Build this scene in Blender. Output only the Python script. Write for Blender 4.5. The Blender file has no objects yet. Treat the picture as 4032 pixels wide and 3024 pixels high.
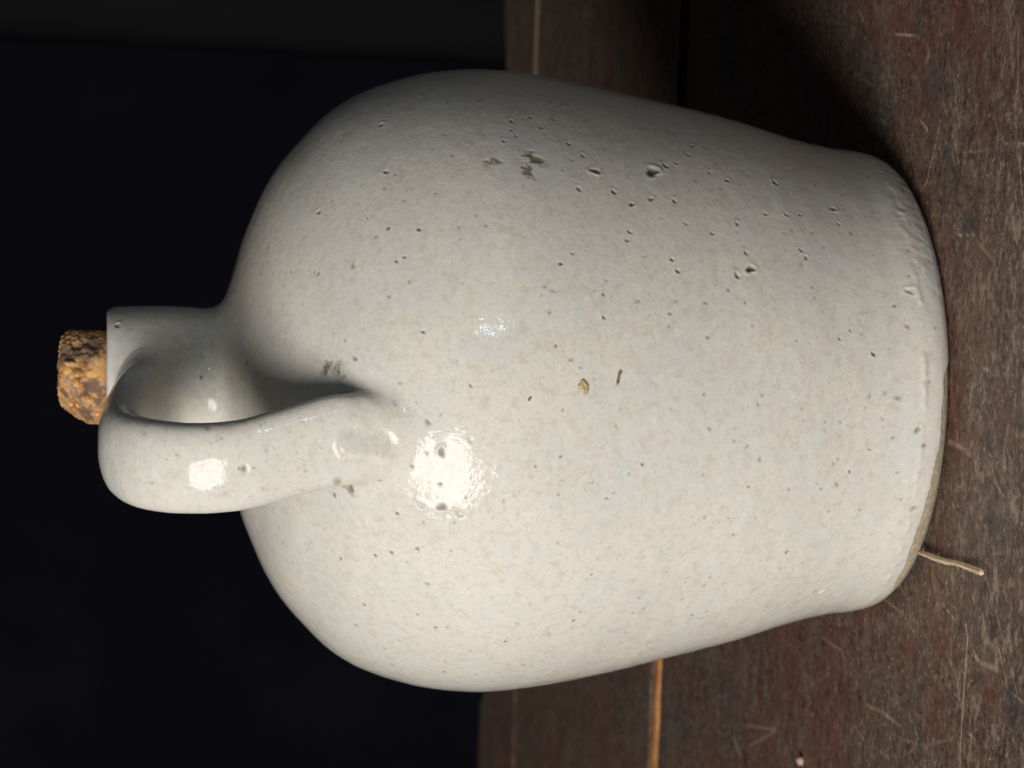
import bpy, math, random
import numpy as np
from mathutils import Matrix, Vector
from mathutils.bvhtree import BVHTree

S = bpy.context.scene
COL = S.collection
rad = math.radians

# ------------------------------------------------------------------ camera
PITCH = rad(10.09)
cd = bpy.data.cameras.new('camera')
cd.sensor_fit = 'HORIZONTAL'
cd.sensor_width = 36.0
cd.lens = 80.05
cd.clip_start = 0.05
cd.clip_end = 50
cd.dof.use_dof = True
cd.dof.focus_distance = 0.618
cd.dof.aperture_fstop = 25
cam = bpy.data.objects.new('camera', cd)
COL.objects.link(cam)
F = Vector((0, math.cos(PITCH), -math.sin(PITCH)))
R = Vector((1, 0, 0))
U = Vector((0, math.sin(PITCH), math.cos(PITCH)))
m = Matrix.Identity(4)                      # the phone was held on its side: world up is picture left
m.col[0] = (*(-U), 0); m.col[1] = (*R, 0); m.col[2] = (*(-F), 0)
m.col[3] = (-0.001, -0.70, 0.243, 1)
cam.matrix_world = m
S.camera = cam

# ------------------------------------------------------------------ world and lamps
w = bpy.data.worlds.new('World'); S.world = w
w.use_nodes = True
bg = w.node_tree.nodes['Background']
bg.inputs[0].default_value = (0.8, 0.9, 1.25, 1)
bg.inputs[1].default_value = 0.004

def area(name, loc, target, sx, sy, power, col, shape='ELLIPSE'):
    l = bpy.data.lights.new(name, 'AREA')
    l.shape = shape; l.size = sx; l.size_y = sy
    l.energy = power; l.color = col
    o = bpy.data.objects.new(name, l); COL.objects.link(o)
    o.location = loc
    o.rotation_euler = (Vector(target) - Vector(loc)).to_track_quat('-Z', 'Y').to_euler()
    return o
area('key_lamp', (-0.975, -1.490, 0.715), (-0.02, -0.05, 0.13), 0.96, 0.80, 43.0, (1.0, 0.975, 0.945))
area('window_glint', (0.49, -1.62, 0.255), (0.0, 0.0, 0.14), 0.085, 0.06, 1.2, (0.52, 0.76, 1.0))
area('added_fill_right', (1.25, -1.85, 0.24), (0.0, 0.0, 0.12), 1.5, 0.46, 2.4, (0.92, 0.95, 1.0), 'RECTANGLE')  # added fill lamp, lifts the jug's shaded right side and front
area('added_fill_left', (-1.6, -0.2, 0.36), (0.0, 0.0, 0.12), 1.7, 0.8, 1.5, (1.0, 0.97, 0.95), 'RECTANGLE')  # added soft fill lamp that brightens the jug's left side

S.view_settings.view_transform = 'Standard'
S.view_settings.look = 'None'
S.view_settings.exposure = 0.0
S.view_settings.gamma = 1.0
S.view_settings.use_curve_mapping = False
S.cycles.max_bounces = 4

rng = np.random.default_rng(7)
random.seed(7)

# ------------------------------------------------------------------ helpers
def tag(o, label=None, cat=None, group=None, kind=None):
    if label: o['label'] = label
    if cat: o['category'] = cat
    if group: o['group'] = group
    if kind: o['kind'] = kind
    return o

def empty(name, loc=(0, 0, 0)):
    o = bpy.data.objects.new(name, None); COL.objects.link(o); o.location = loc
    o.empty_display_size = 0.02
    return o

def grid_faces(nr, nc, close=False):
    c = nc if close else nc - 1
    i = np.arange(nr - 1)[:, None]; j = np.arange(c)[None, :]
    j2 = (j + 1) % nc
    f = np.stack([i * nc + j, i * nc + j2, (i + 1) * nc + j2, (i + 1) * nc + j], -1)
    return f.reshape(-1, 4)

def mesh(name, verts, quads, mat, parent=None, attrs=None, smooth=True, extra=()):
    """one mesh object from numpy verts and quads (plus extra n-gons)"""
    me = bpy.data.meshes.new(name)
    verts = np.ascontiguousarray(verts, np.float32)
    quads = np.ascontiguousarray(quads, np.int32)
    nq = len(quads)
    loops = [quads.reshape(-1)]; starts = [np.arange(nq) * 4]; pos = nq * 4
    for e in extra:
        loops.append(np.array(e, np.int32)); starts.append(np.array([pos])); pos += len(e)
    loops = np.concatenate(loops).astype(np.int32); starts = np.concatenate(starts).astype(np.int32)
    me.vertices.add(len(verts)); me.vertices.foreach_set('co', verts.reshape(-1))
    me.loops.add(len(loops)); me.loops.foreach_set('vertex_index', loops)
    me.polygons.add(len(starts)); me.polygons.foreach_set('loop_start', starts)
    me.update(calc_edges=True)
    me.polygons.foreach_set('use_smooth', np.full(len(starts), smooth))
    for k, a in (attrs or {}).items():
        at = me.attributes.new(k, 'FLOAT', 'POINT')
        at.data.foreach_set('value', np.ascontiguousarray(a, np.float32).reshape(-1))
    me.validate(clean_customdata=False)
    o = bpy.data.objects.new(name, me); COL.objects.link(o)
    if mat: me.materials.append(mat)
    if parent: o.parent = parent
    return o

_perm = rng.permutation(4096)
_val = rng.random(4096)
def vnoise(p):
    """smooth value noise of (N,3) points, 0..1"""
    i = np.floor(p).astype(np.int64); f = p - i; f = f * f * (3 - 2 * f)
    r = np.zeros(len(p))
    for dx in (0, 1):
        for dy in (0, 1):
            for dz in (0, 1):
                h = _perm[(_perm[(_perm[(i[:, 0] + dx) & 4095] + i[:, 1] + dy) & 4095] + i[:, 2] + dz) & 4095]
                wgt = (f[:, 0] if dx else 1 - f[:, 0]) * (f[:, 1] if dy else 1 - f[:, 1]) * (f[:, 2] if dz else 1 - f[:, 2])
                r += wgt * _val[h]
    return r
def fbm(p, o=3):
    a = np.zeros(len(p)); s = 0.5
    for k in range(o):
        a += s * (vnoise(p * 2 ** k + 17 * k) - 0.5); s *= 0.5
    return a

class NT:
    """small helper around a material's node tree"""
    def __init__(self, name):
        self.m = bpy.data.materials.new(name); self.m.use_nodes = True
        self.t = self.m.node_tree
        self.b = self.t.nodes['Principled BSDF']
        self.co = self.t.nodes.new('ShaderNodeTexCoord').outputs['Object']
    def n(self, typ, ins=None, **props):
        nd = self.t.nodes.new(typ)
        for k, v in props.items(): setattr(nd, k, v)
        for k, v in (ins or {}).items(): self.set(nd.inputs[k], v)
        return nd
    def set(self, sock, v):
        if isinstance(v, bpy.types.NodeSocket): self.t.links.new(v, sock)
        elif isinstance(v, (tuple, list)) and len(v) == 3 and sock.type == 'RGBA': sock.default_value = (*v, 1)
        else: sock.default_value = v
    def attr(self, name): return self.n('ShaderNodeAttribute', attribute_name=name).outputs['Fac']
    def mapping(self, scale, rot=(0, 0, 0), loc=(0, 0, 0)):
        return self.n('ShaderNodeMapping', {'Vector': self.co, 'Scale': scale, 'Rotation': rot, 'Location': loc}).outputs[0]
    def noise(self, scale, detail=3, rough=0.55, vec=None, dist=0.0):
        return self.n('ShaderNodeTexNoise', {'Vector': vec or self.co, 'Scale': scale, 'Detail': detail, 'Roughness': rough, 'Distortion': dist}).outputs['Fac']
    def ramp(self, fac, a, b, lo=0.0, hi=1.0):
        return self.n('ShaderNodeMapRange', {'Value': fac, 'From Min': a, 'From Max': b, 'To Min': lo, 'To Max': hi}, interpolation_type='SMOOTHSTEP').outputs[0]
    def mix(self, fac, a, b, mode='MIX'):
        nd = self.n('ShaderNodeMix', data_type='RGBA', blend_type=mode)
        self.set(nd.inputs['Factor'], fac); self.set(nd.inputs['A'], a) if False else None
        self.set(nd.inputs[6], a); self.set(nd.inputs[7], b)
        return nd.outputs[2]
    def math(self, op, a, b=0.0, c=None):
        nd = self.n('ShaderNodeMath', operation=op)
        self.set(nd.inputs[0], a); self.set(nd.inputs[1], b)
        if c is not None: self.set(nd.inputs[2], c)
        return nd.outputs[0]
    def bump(self, h, strength, dist, normal=None):
        nd = self.n('ShaderNodeBump', {'Height': h, 'Strength': strength, 'Distance': dist})
        if normal: self.set(nd.inputs['Normal'], normal)
        return nd.outputs[0]

# ------------------------------------------------------------------ materials
def make_glaze():
    g = NT('stoneware_glaze')
    big = g.noise(28, 4, 0.6)
    mid = g.noise(340, 4, 0.65)
    fine = g.noise(900, 3, 0.6)
    c = g.mix(g.ramp(big, 0.35, 0.68), (0.575, 0.550, 0.488), (0.62, 0.583, 0.50))
    c = g.mix(g.ramp(mid, 0.47, 0.68, 0, 0.52), c, (0.49, 0.43, 0.34))
    c = g.mix(g.ramp(fine, 0.50, 0.70, 0, 0.42), c, (0.44, 0.40, 0.335))
    c = g.mix(g.ramp(g.noise(75, 3, 0.6, g.mapping((1, 1, 1), loc=(5, 5, 1))), 0.50, 0.68, 0, 0.35), c, (0.53, 0.55, 0.54))
    c = g.mix(g.ramp(g.noise(420, 2, 0.5), 0.60, 0.72, 0, 0.35), c, (0.69, 0.655, 0.59))
    # tiny iron specks
    v = g.n('ShaderNodeTexVoronoi', {'Vector': g.co, 'Scale': 260.0, 'Randomness': 1.0})
    keep = g.ramp(g.n('ShaderNodeSeparateColor', {'Color': v.outputs['Color']}).outputs[0], 0.80, 0.84)
    sp = g.math('MULTIPLY', g.ramp(v.outputs['Distance'], 0.05, 0.20, 1, 0), keep)
    c = g.mix(g.math('MULTIPLY', sp, 0.55), c, (0.20, 0.165, 0.115))
    v2 = g.n('ShaderNodeTexVoronoi', {'Vector': g.mapping((1, 1, 1), loc=(3.1, 1.7, 0.4)), 'Scale': 120.0, 'Randomness': 1.0})
    sc2 = g.n('ShaderNodeSeparateColor', {'Color': v2.outputs['Color']})
    keep2 = g.ramp(sc2.outputs[0], 0.86, 0.9)
    sp2 = g.math('MULTIPLY', g.ramp(v2.outputs['Distance'], 0.03, 0.10, 1, 0), keep2)
    c = g.mix(g.math('MULTIPLY', sp2, 0.5), c, (0.24, 0.25, 0.27))
    # marks kept on the mesh
    c = g.mix(g.attr('stain'), c, (0.20, 0.15, 0.085))
    c = g.mix(g.attr('cobalt'), c, (0.16, 0.22, 0.33))
    c = g.mix(g.attr('pit'), c, (0.055, 0.042, 0.022))
    clay = g.attr('clay')
    cl = g.mix(g.ramp(g.noise(700, 4, 0.7), 0.35, 0.7), (0.30, 0.25, 0.165), (0.50, 0.43, 0.31))
    c = g.mix(clay, c, cl)
    g.set(g.b.inputs['Base Color'], c)
    r = g.n('ShaderNodeMix', data_type='FLOAT')
    g.set(r.inputs[0], g.math('MAXIMUM', clay, g.math('MULTIPLY', g.attr('pit'), 0.8)))
    g.set(r.inputs[2], g.ramp(g.noise(350, 3, 0.6), 0.3, 0.75, 0.03, 0.05)); r.inputs[3].default_value = 0.8
    g.set(g.b.inputs['Roughness'], r.outputs[0])
    g.b.inputs['Specular IOR Level'].default_value = 0.15
    # orange-peel of the salt glaze
    b1 = g.bump(g.noise(760, 2, 0.5), 0.33, 0.00020)
    b2 = g.bump(g.noise(230, 1, 0.5), 0.16, 0.00030, b1)
    b3 = g.bump(g.noise(90, 2, 0.5), 0.12, 0.0008, b2)
    g.set(g.b.inputs['Normal'], b3)
    return g.m
GLAZE = make_glaze()

def make_wood():
    g = NT('worn_dark_wood')
    gr = g.mapping((5, 22, 5))                      # faint grain along the boards (object x)
    a = g.noise(7, 5, 0.62, gr)
    big = g.noise(13, 4, 0.6, dist=0.6)
    mot = g.noise(1, 5, 0.72, g.mapping((150, 150, 150)))
    blot = g.noise(38, 5, 0.68, g.mapping((1, 1.3, 1), loc=(2, 5, 0)))
    c = g.mix(g.ramp(a, 0.2, 0.8), (0.100, 0.060, 0.043), (0.148, 0.092, 0.064))
    c = g.mix(g.ramp(big, 0.46, 0.66, 0, 0.72), c, (0.175, 0.066, 0.045))
    c = g.mix(g.ramp(g.noise(17, 5, 0.6, g.mapping((1, 1, 1), loc=(7, 1, 3))), 0.54, 0.72, 0, 0.75), c, (0.066, 0.062, 0.063))
    c = g.mix(g.ramp(blot, 0.50, 0.72, 0, 0.55), c, (0.170, 0.135, 0.098))
    c = g.mix(g.ramp(mot, 0.46, 0.33, 0, 0.8), c, (0.034, 0.024, 0.019))
    c = g.mix(g.ramp(mot, 0.52, 0.66, 0, 0.7), c, (0.215, 0.160, 0.118))
    f3 = g.noise(1, 4, 0.8, g.mapping((420, 420, 300), loc=(9, 2, 2)))
    f1 = g.noise(1, 3, 0.7, g.mapping((150, 900, 300), rot=(0, 0, 0.8)))
    f2 = g.noise(1, 3, 0.7, g.mapping((900, 170, 300), rot=(0, 0, 0.15)))
    where = g.ramp(big, 0.62, 0.38)
    d = g.math('MAXIMUM', g.ramp(f3, 0.545, 0.64), g.math('MAXIMUM', g.math('MULTIPLY', g.ramp(f1, 0.60, 0.70), g.ramp(blot, 0.42, 0.60)), g.math('MULTIPLY', g.ramp(f2, 0.61, 0.72), g.ramp(blot, 0.58, 0.42))))
    c = g.mix(g.math('MULTIPLY', d, g.math('MULTIPLY_ADD', where, 0.40, 0.26)), c, (0.40, 0.32, 0.24))
    c = g.mix(g.ramp(f3, 0.46, 0.37, 0, 0.8), c, (0.028, 0.020, 0.016))
    v = g.n('ShaderNodeTexVoronoi', {'Vector': g.co, 'Scale': 230.0})
    keep = g.ramp(g.n('ShaderNodeSeparateColor', {'Color': v.outputs['Color']}).outputs[0], 0.78, 0.88)
    sp = g.math('MULTIPLY', g.ramp(v.outputs['Distance'], 0.06, 0.16, 1, 0), keep)
    c = g.mix(g.math('MULTIPLY', sp, 0.75), c, (0.58, 0.47, 0.36))
    sep = g.n('ShaderNodeSeparateXYZ', {'Vector': g.co})
    nearw = g.ramp(sep.outputs[1], -0.02, -0.13)
    fl = g.noise(1, 5, 0.75, g.mapping((95, 170, 100), rot=(0, 0, 0.55), loc=(3, 8, 1)))
    c = g.mix(g.math('MULTIPLY', g.ramp(fl, 0.54, 0.62, 0, 0.75), g.math('MULTIPLY_ADD', nearw, 0.85, 0.15)), c, (0.33, 0.265, 0.20))
    c = g.mix(g.math('MULTIPLY', g.ramp(fl, 0.46, 0.38, 0, 0.7), nearw), c, (0.045, 0.036, 0.032))
    sc = g.math('MULTIPLY', g.attr('scratch'), g.ramp(f3, 0.3, 0.6, 0.85, 1.25))
    c = g.mix(sc, c, (0.56, 0.43, 0.30))
    c = g.mix(g.math('MULTIPLY', g.attr('ink'), 0.8), c, (0.042, 0.043, 0.048))
    c = g.mix(g.math('MULTIPLY', g.attr('redpaint'), 0.8), c, (0.130, 0.042, 0.030))
    c = g.mix(g.attr('bare'), c, (0.50, 0.33, 0.19))
    g.set(g.b.inputs['Base Color'], c)
    g.set(g.b.inputs['Roughness'], g.ramp(blot, 0.3, 0.7, 0.5, 0.75))
    g.b.inputs['Specular IOR Level'].default_value = 0.35
    b = g.bump(f3, 0.5, 0.0004)
    b = g.bump(mot, 0.35, 0.0010, b)
    g.set(g.b.inputs['Normal'], b)
    return g.m
WOOD = make_wood()

def simple(name, cols, scale, rough=0.8, bump=0.3, bd=0.0005, stretch=(1, 1, 1), detail=5):
    g = NT(name)
    n = g.noise(scale, detail, 0.65, g.mapping(stretch))
    g.set(g.b.inputs['Base Color'], g.mix(g.ramp(n, 0.35, 0.68), cols[0], cols[1]))
    g.b.inputs['Roughness'].default_value = rough
    if rough > .9: g.b.inputs['Specular IOR Level'].default_value = 0.0
    g.set(g.b.inputs['Normal'], g.bump(n, bump, bd))
    return g.m
BARE = simple('bare_orange_wood', ((0.50, 0.17, 0.05), (0.90, 0.46, 0.16)), 70, 0.7, 0.4, 0.001, (1, 1.6, 1))
GAP_SHADE = simple('painted_gap_shade', ((0.012, 0.010, 0.008), (0.03, 0.024, 0.019)), 300, 0.95)  # near-black colour standing in for shadow in the board gap
PALE = simple('bare_pale_wood', ((0.38, 0.27, 0.18), (0.50, 0.37, 0.25)), 30, 0.75, 0.3, 0.001, (1, 10, 1))
STRAW = simple('dry_straw', ((0.46, 0.33, 0.20), (0.70, 0.55, 0.38)), 900, 0.7, 0.5, 0.0002, (1, 0.12, 1))
CHIP = simple('tan_flake', ((0.33, 0.23, 0.12), (0.55, 0.41, 0.24)), 700, 0.55, 0.4, 0.0002, (3, 1, 1))
DARKCHIP = simple('brown_sliver', ((0.07, 0.05, 0.025), (0.45, 0.36, 0.25)), 1100, 0.5, 0.4, 0.0002)
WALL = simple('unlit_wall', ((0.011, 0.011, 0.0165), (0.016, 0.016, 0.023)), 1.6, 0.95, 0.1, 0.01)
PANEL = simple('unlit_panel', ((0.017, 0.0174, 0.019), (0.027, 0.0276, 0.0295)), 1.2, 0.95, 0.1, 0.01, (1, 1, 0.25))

def make_cork():
    g = NT('old_cork')
    t = g.attr('tone')
    c = g.mix(g.ramp(t, 0.0, 1.0), (0.36, 0.15, 0.042), (0.66, 0.36, 0.125))
    c = g.mix(g.ramp(g.noise(300, 4, 0.7), 0.46, 0.66, 0, 0.7), c, (0.31, 0.235, 0.165))
    c = g.mix(g.ramp(g.noise(120, 3, 0.6, g.mapping((1, 1, 1), loc=(3, 3, 3))), 0.47, 0.58, 0, 0.85), c, (0.11, 0.072, 0.048))
    c = g.mix(g.ramp(g.n('ShaderNodeSeparateXYZ', {'Vector': g.co}).outputs[2], 0.0035, 0.0, 0, 0.6), c, (0.20, 0.08, 0.03))
    c = g.mix(g.attr('crack'), c, (0.06, 0.03, 0.015))
    g.set(g.b.inputs['Base Color'], c)
    g.b.inputs['Roughness'].default_value = 0.85
    b = g.bump(g.noise(500, 5, 0.7), 0.6, 0.0006)
    g.set(g.b.inputs['Normal'], b)
    return g.m
CORK = make_cork()

# ------------------------------------------------------------------ setting: dark wall behind
def box(name, lo, hi, mat, parent=None, bevel=0.0):
    (x0, y0, z0), (x1, y1, z1) = lo, hi
    v = np.array([(x, y, z) for z in (z0, z1) for y in (y0, y1) for x in (x0, x1)], float)
    q = np.array([(0, 2, 3, 1), (4, 5, 7, 6), (0, 1, 5, 4), (2, 6, 7, 3), (0, 4, 6, 2), (1, 3, 7, 5)])
    o = mesh(name, v, q, mat, parent, smooth=False)
    if bevel:
        md = o.modifiers.new('bevel', 'BEVEL'); md.width = bevel; md.segments = 6
    return o
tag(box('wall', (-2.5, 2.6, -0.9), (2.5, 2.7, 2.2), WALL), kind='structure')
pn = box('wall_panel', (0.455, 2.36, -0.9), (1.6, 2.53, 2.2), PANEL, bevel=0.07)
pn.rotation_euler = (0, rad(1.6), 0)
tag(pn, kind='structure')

# ------------------------------------------------------------------ table of old boards
YAW = rad(-10.0)
table = empty('table', (0, 0, 0))
table.rotation_euler = (0, 0, YAW)
tag(table, 'dark worn wooden table top of wide boards carrying the jug', 'table')
CA, SA = math.cos(YAW), math.sin(YAW)
def to_uv(x, y): return x * CA + y * SA, -x * SA + y * CA
PF, PCX, PCY = 8966.0, 2016.0, 1512.0
def ground(X, Y):
    """photo pixel to a point on the table top (used to survey where the scratches lie)"""
    v = F + U * ((PCX - X) / PF) + R * ((PCY - Y) / PF)
    t = -0.243 / v.z
    return to_uv(-0.001 + v.x * t, -0.70 + v.y * t)

STROKES = []            # (polyline uv, width mm, strength)
def strokes(ox, oy, s, lst):
    for wd, st, pts in lst:
        STROKES.append(([ground(ox + a / s, oy + b / s) for a, b in pts], wd, st))
strokes(2800, 1900, 1.4756, [
    (0.9, .75, [(1475, 820), (1488, 900), (1472, 1100), (1452, 1400), (1440, 1659)]),
    (0.5, .6, [(1335, 700), (1420, 810)]), (0.6, .45, [(1010, 680), (1110, 760), (1190, 900)]),
    (0.6, .6, [(1085, 580), (1112, 640)]), (0.7, .3, [(402, 870), (398, 1300), (392, 1659)]),
    (0.5, .6, [(1640, 0), (1700, 90)]), (1.0, .3, [(1085, 900), (1080, 990)]),
    (1.0, .4, [(200, 1410), (380, 1440)]), (1.0, .45, [(220, 1530), (380, 1440)]), (2.2, .4, [(130, 1490), (170, 1590)]),
    (1.6, .35, [(35, 1150), (30, 1400)]), (1.6, .55, [(1530, 1010), (1560, 1050), (1660, 1090)]),
    (2.2, .45, [(1590, 910), (1650, 970)]), (1.0, .4, [(900, 1290), (1000, 1340), (1100, 1420)]),
    (0.5, .4, [(1620, 420), (1818, 390)]), (0.5, .35, [(1600, 300), (1650, 430), (1640, 560)]),
    (0.8, .4, [(1660, 940), (1720, 1200)]), (0.5, .5, [(1700, 1180), (1818, 1290)]),
    (0.7, .3, [(1040, 1460), (1220, 1530), (1400, 1490)]), (1.4, .35, [(1360, 980), (1420, 1130), (1440, 1250)]),
    (0.4, .5, [(1480, 1450), (1600, 1540)]), (0.5, .4, [(1290, 560), (1300, 700)]), (1.2, .3, [(640, 900), (760, 980), (780, 1120)])])
strokes(2800, 0, 1.508, [
    (0.6, .8, [(1092, 200), (1160, 208), (1232, 222)]), (0.5, .75, [(1362, 700), (1330, 850), (1275, 1080)]),
    (0.45, .6, [(1445, 600), (1470, 740), (1432, 800), (1475, 1000)]), (0.5, .5, [(1490, 650), (1470, 760)]),
    (0.6, .65, [(1828, 950), (1850, 1200)]), (0.6, .55, [(1740, 845), (1858, 857)]),
    (0.5, .8, [(1462, 1398), (1565, 1390)]), (1.0, .6, [(1235, 710), (1282, 775)]), (0.6, .45, [(1500, 905), (1600, 900)]),
    (1.0, .35, [(1820, 150), (1818, 620)]), (1.2, .4, [(1742, 350), (1718, 450)]), (0.7, .5, [(1275, 1085), (1240, 1135)]),
    (0.5, .45, [(1440, 0), (1480, 30)]), (0.9, .45, [(1350, 190), (1370, 220)]), (1.4, .4, [(1280, 270), (1290, 330), (1270, 370)]),
    (0.8, .4, [(870, 60), (900, 120)]), (1.2, .3, [(1590, 1450), (1680, 1560), (1640, 1659)]), (0.4, .5, [(1510, 1400), (1520, 1500)])])
strokes(3200, 900, 1.106, [
    (1.6, .5, [(590, 930), (640, 950), (682, 985)]), (0.4, .5, [(740, 960), (850, 1060)]), (0.5, .5, [(760, 1010), (825, 1170)]),
    (0.5, .45, [(680, 510), (705, 620)]), (0.8, .3, [(745, 300), (735, 430)]), (0.4, .5, [(730, 600), (760, 620)]), (0.6, .4, [(735, 625), (725, 660)]),
    (1.0, .35, [(700, 1010), (710, 1080)]), (0.4, .4, [(630, 1210), (600, 1208)])])
for k in range(300):
    u, v = random.uniform(-.22, .22), random.uniform(-.14, .26)
    a = random.choice((random.gauss(0, .25), random.gauss(1.57, .3), random.uniform(0, 3.14)))
    L = random.choice((.003, .005, .008, .015, .03)) * random.uniform(.6, 1.4)
    b = random.uniform(-.04, .04) * L
    pts = [(u, v), (u + L * .5 * math.cos(a) - b * math.sin(a), v + L * .5 * math.sin(a) + b * math.cos(a)), (u + L * math.cos(a), v + L * math.sin(a))]
    STROKES.append((pts, random.uniform(.25, .5), random.uniform(.12, .40)))
BLOTS = [('ink', *ground(2800 + x / 1.508, y / 1.508), r, s) for x, y, r, s in ((1405, 950, 5, .8), (1430, 1080, 6, .65), (1530, 1310, 5.5, .85), (1330, 420, 10, .5), (1260, 560, 8, .35))]
BLOTS += [('redpaint', *ground(2800 + x / 1.508, y / 1.508), r, s) for x, y, r, s in ((1480, 110, 9, .8), (1560, 260, 9, .7), (1290, 640, 6, .6), (960, 210, 9, .45), (1620, 640, 14, .4))]
BLOTS += [('redpaint', *ground(2800 + x / 1.4756, 1900 + y / 1.4756), r, s) for x, y, r, s in ((980, 700, 5, .8), (1160, 990, 10, .6), (1330, 890, 12, .5), (1300, 1330, 12, .5), (1610, 1220, 9, .5), (760, 1210, 7, .5), (1340, 330, 8, .5))]
BLOTS += [('ink', *ground(2800 + x / 1.4756, 1900 + y / 1.4756), r, s) for x, y, r, s in ((1760, 1320, 8, .7), (1140, 1400, 12, .4), (1640, 250, 7, .6), (1190, 1150, 9, .4))]
BLOTS += [('redpaint', *ground(3950, 1650), 9, .5), ('ink', *ground(3890, 1750), 6, .5)]

def plank(us, vs, name='plank', edge=None, thick=0.028, edge_lo=None):
    """a board as a fine sheet with worn edges, sides and underside"""
    nu, nv = len(us), len(vs)
    uu, vv = np.meshgrid(us, vs)
    u = uu.reshape(-1).copy(); v = vv.reshape(-1).copy()
    z = 0.0004 * fbm(np.stack([u * 25, v * 60, u * 0], 1)) - 0.0002
    at = {k: np.zeros(len(u)) for k in ('scratch', 'ink', 'redpaint', 'bare')}
    wob = fbm(np.stack([u * 900, v * 900, u * 0 + 3], 1), 2)
    for pts, wd, st in STROKES:
        P = np.array(pts); W = wd * 0.5e-3
        lo = P.min(0) - 3 * W; hi = P.max(0) + 3 * W
        k = np.nonzero((u > lo[0]) & (u < hi[0]) & (v > lo[1]) & (v < hi[1]))[0]
        if not len(k): continue
        dm = np.full(len(k), 1.0)
        for a, b in zip(P[:-1], P[1:]):
            ab = b - a; t = np.clip(((u[k] - a[0]) * ab[0] + (v[k] - a[1]) * ab[1]) / max(ab @ ab, 1e-12), 0, 1)
            dm = np.minimum(dm, np.hypot(u[k] - a[0] - t * ab[0], v[k] - a[1] - t * ab[1]))
        s = np.clip(1.35 - dm / W * (1 + 0.8 * wob[k]), 0, 1) * st * np.clip(0.8 + 2.2 * wob[k], 0.1, 1.1)
        at['scratch'][k] = np.maximum(at['scratch'][k], s)
        z[k] -= 0.0001 * s
    for kind, bu, bv, r, st in BLOTS:
        d = np.hypot(u - bu, (v - bv) * 0.8) / (r * 1e-3)
        k = np.nonzero(d < 2)[0]
        if len(k):
            n = fbm(np.stack([u[k] * 220, v[k] * 220, u[k] * 0 + bu * 50], 1), 4)
            at[kind][k] = np.maximum(at[kind][k], np.clip(1.15 - d[k] + 2.2 * n, 0, 1) * st)
    # worn edges along the board
    e0, e1 = vs[0], vs[-1]
    row = np.repeat(np.arange(nv), nu)
    for e, sgn in ((e0, 1), (e1, -1)):
        dist = (v - e) * sgn
        n = fbm(np.stack([u * 30, u * 0, u * 0 + 9 * e], 1), 3)
        wr = 0.0035 + 0.006 * np.clip(n, -.3, .5)
        kk = np.clip(1 - dist / np.maximum(wr, 0.001), 0, 1)
        z -= 0.002 * kk ** 2
        at['bare'] = np.maximum(at['bare'], np.clip(kk * 1.3 - .25, 0, 1) * np.clip(1.2 * n - .1, 0, .25))
    if edge is not None:
        v = v + edge(u) * np.clip((v - vs[0]) / (vs[-1] - vs[0]), 0, 1) ** 2
    verts = np.stack([u, v, z], 1)
    q = grid_faces(nv, nu)
    # skirt and underside
    rim = list(range(nu)) + [i * nu + nu - 1 for i in range(1, nv)] + [nv * nu - 1 - j for j in range(1, nu)] + [(nv - 1 - i) * nu for i in range(1, nv - 1)]
    low = verts[rim].copy(); low[:, 2] = -thick
    b = len(verts); n = len(rim)
    sk = np.array([(rim[(i + 1) % n], rim[i], b + i, b + (i + 1) % n) for i in range(n)])
    verts = np.concatenate([verts, low])
    for k in at: at[k] = np.concatenate([at[k], np.zeros(n)])
    o = mesh(name, verts, np.concatenate([q, sk]), WOOD, table, at, extra=[[b + n - 1 - i for i in range(n)]])
    return o
def axis(segs):
    out = [segs[0][0]]
    for a, b, st in segs:
        out += list(np.linspace(a, b, max(2, int(round((b - a) / st)) + 1))[1:])
    return np.array(out)
V1, V2, V3 = 0.2635, 0.6125, 0.708
plank(axis([(-.60, -.22, .02), (-.22, .22, .0007), (.22, .60, .02)]), axis([(-.34, -.15, .02), (-.15, .12, .0007), (.12, V1 - .006, .0012), (V1 - .006, V1, .0006)]))
plank(axis([(-.62, -.30, .02), (-.30, .30, .0025), (.30, .62, .02)]), axis([(V1 + .0135, V1 + .018, .001), (V1 + .018, V2 - .008, .004), (V2 - .008, V2, .001)]))
def back_edge(u):
    pts = np.array([(-.7, .05), (-.40, .036), (-.345, .036), (-.338, .022), (-.325, .018), (-.315, .030), (-.29, .026), (-.20, .012), (-.05, .004), (.06, .002), (.10, .018), (.30, .042), (.7, .06)])
    return np.interp(u, pts[:, 0], pts[:, 1]) + 0.004 * fbm(np.stack([u * 60, u * 0, u * 0], 1), 3)
plank(axis([(-.62, -.40, .02), (-.40, .40, .0025), (.40, .62, .02)]), axis([(V2 + .001, V2 + .012, .001), (V2 + .012, V3 - .01, .004), (V3 - .01, V3, .001)]), edge=back_edge)

def strip(u0, u1, v0, v1, z, mat, amp):
    us = np.linspace(u0, u1, 300)
    n0 = amp * fbm(np.stack([us * 40, us * 0, us * 0 + v0 * 90], 1), 3); n1 = amp * fbm(np.stack([us * 40, us * 0, us * 0 + 30 + v1 * 90], 1), 3)
    rows = []
    for t, dz in ((0, -.02), (0, -.0008), (.12, 0), (.5, .0004), (.88, 0), (1, -.0008), (1, -.02)):
        rows.append(np.stack([us, v0 + n0 + (v1 + n1 - v0 - n0) * t, np.full_like(us, z + dz)], 1))
    return mesh('filler_strip', np.concatenate(rows), grid_faces(7, 300), mat, table)
strip(.058, .6, V1 - .004, V1 + .0185, -.0006, GAP_SHADE, .003)  # dark strip painted as shade, keeps the gap black inside the jug's shadow
o = strip(-.6, .06, V1 - .001, V1 + .0145, -.0008, BARE, .006)
o['label'] = 'bare orange wood strip between two boards'
strip(.02, .6, V2 - .005, V2 + .0065, -.0002, PALE, .006)

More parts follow.
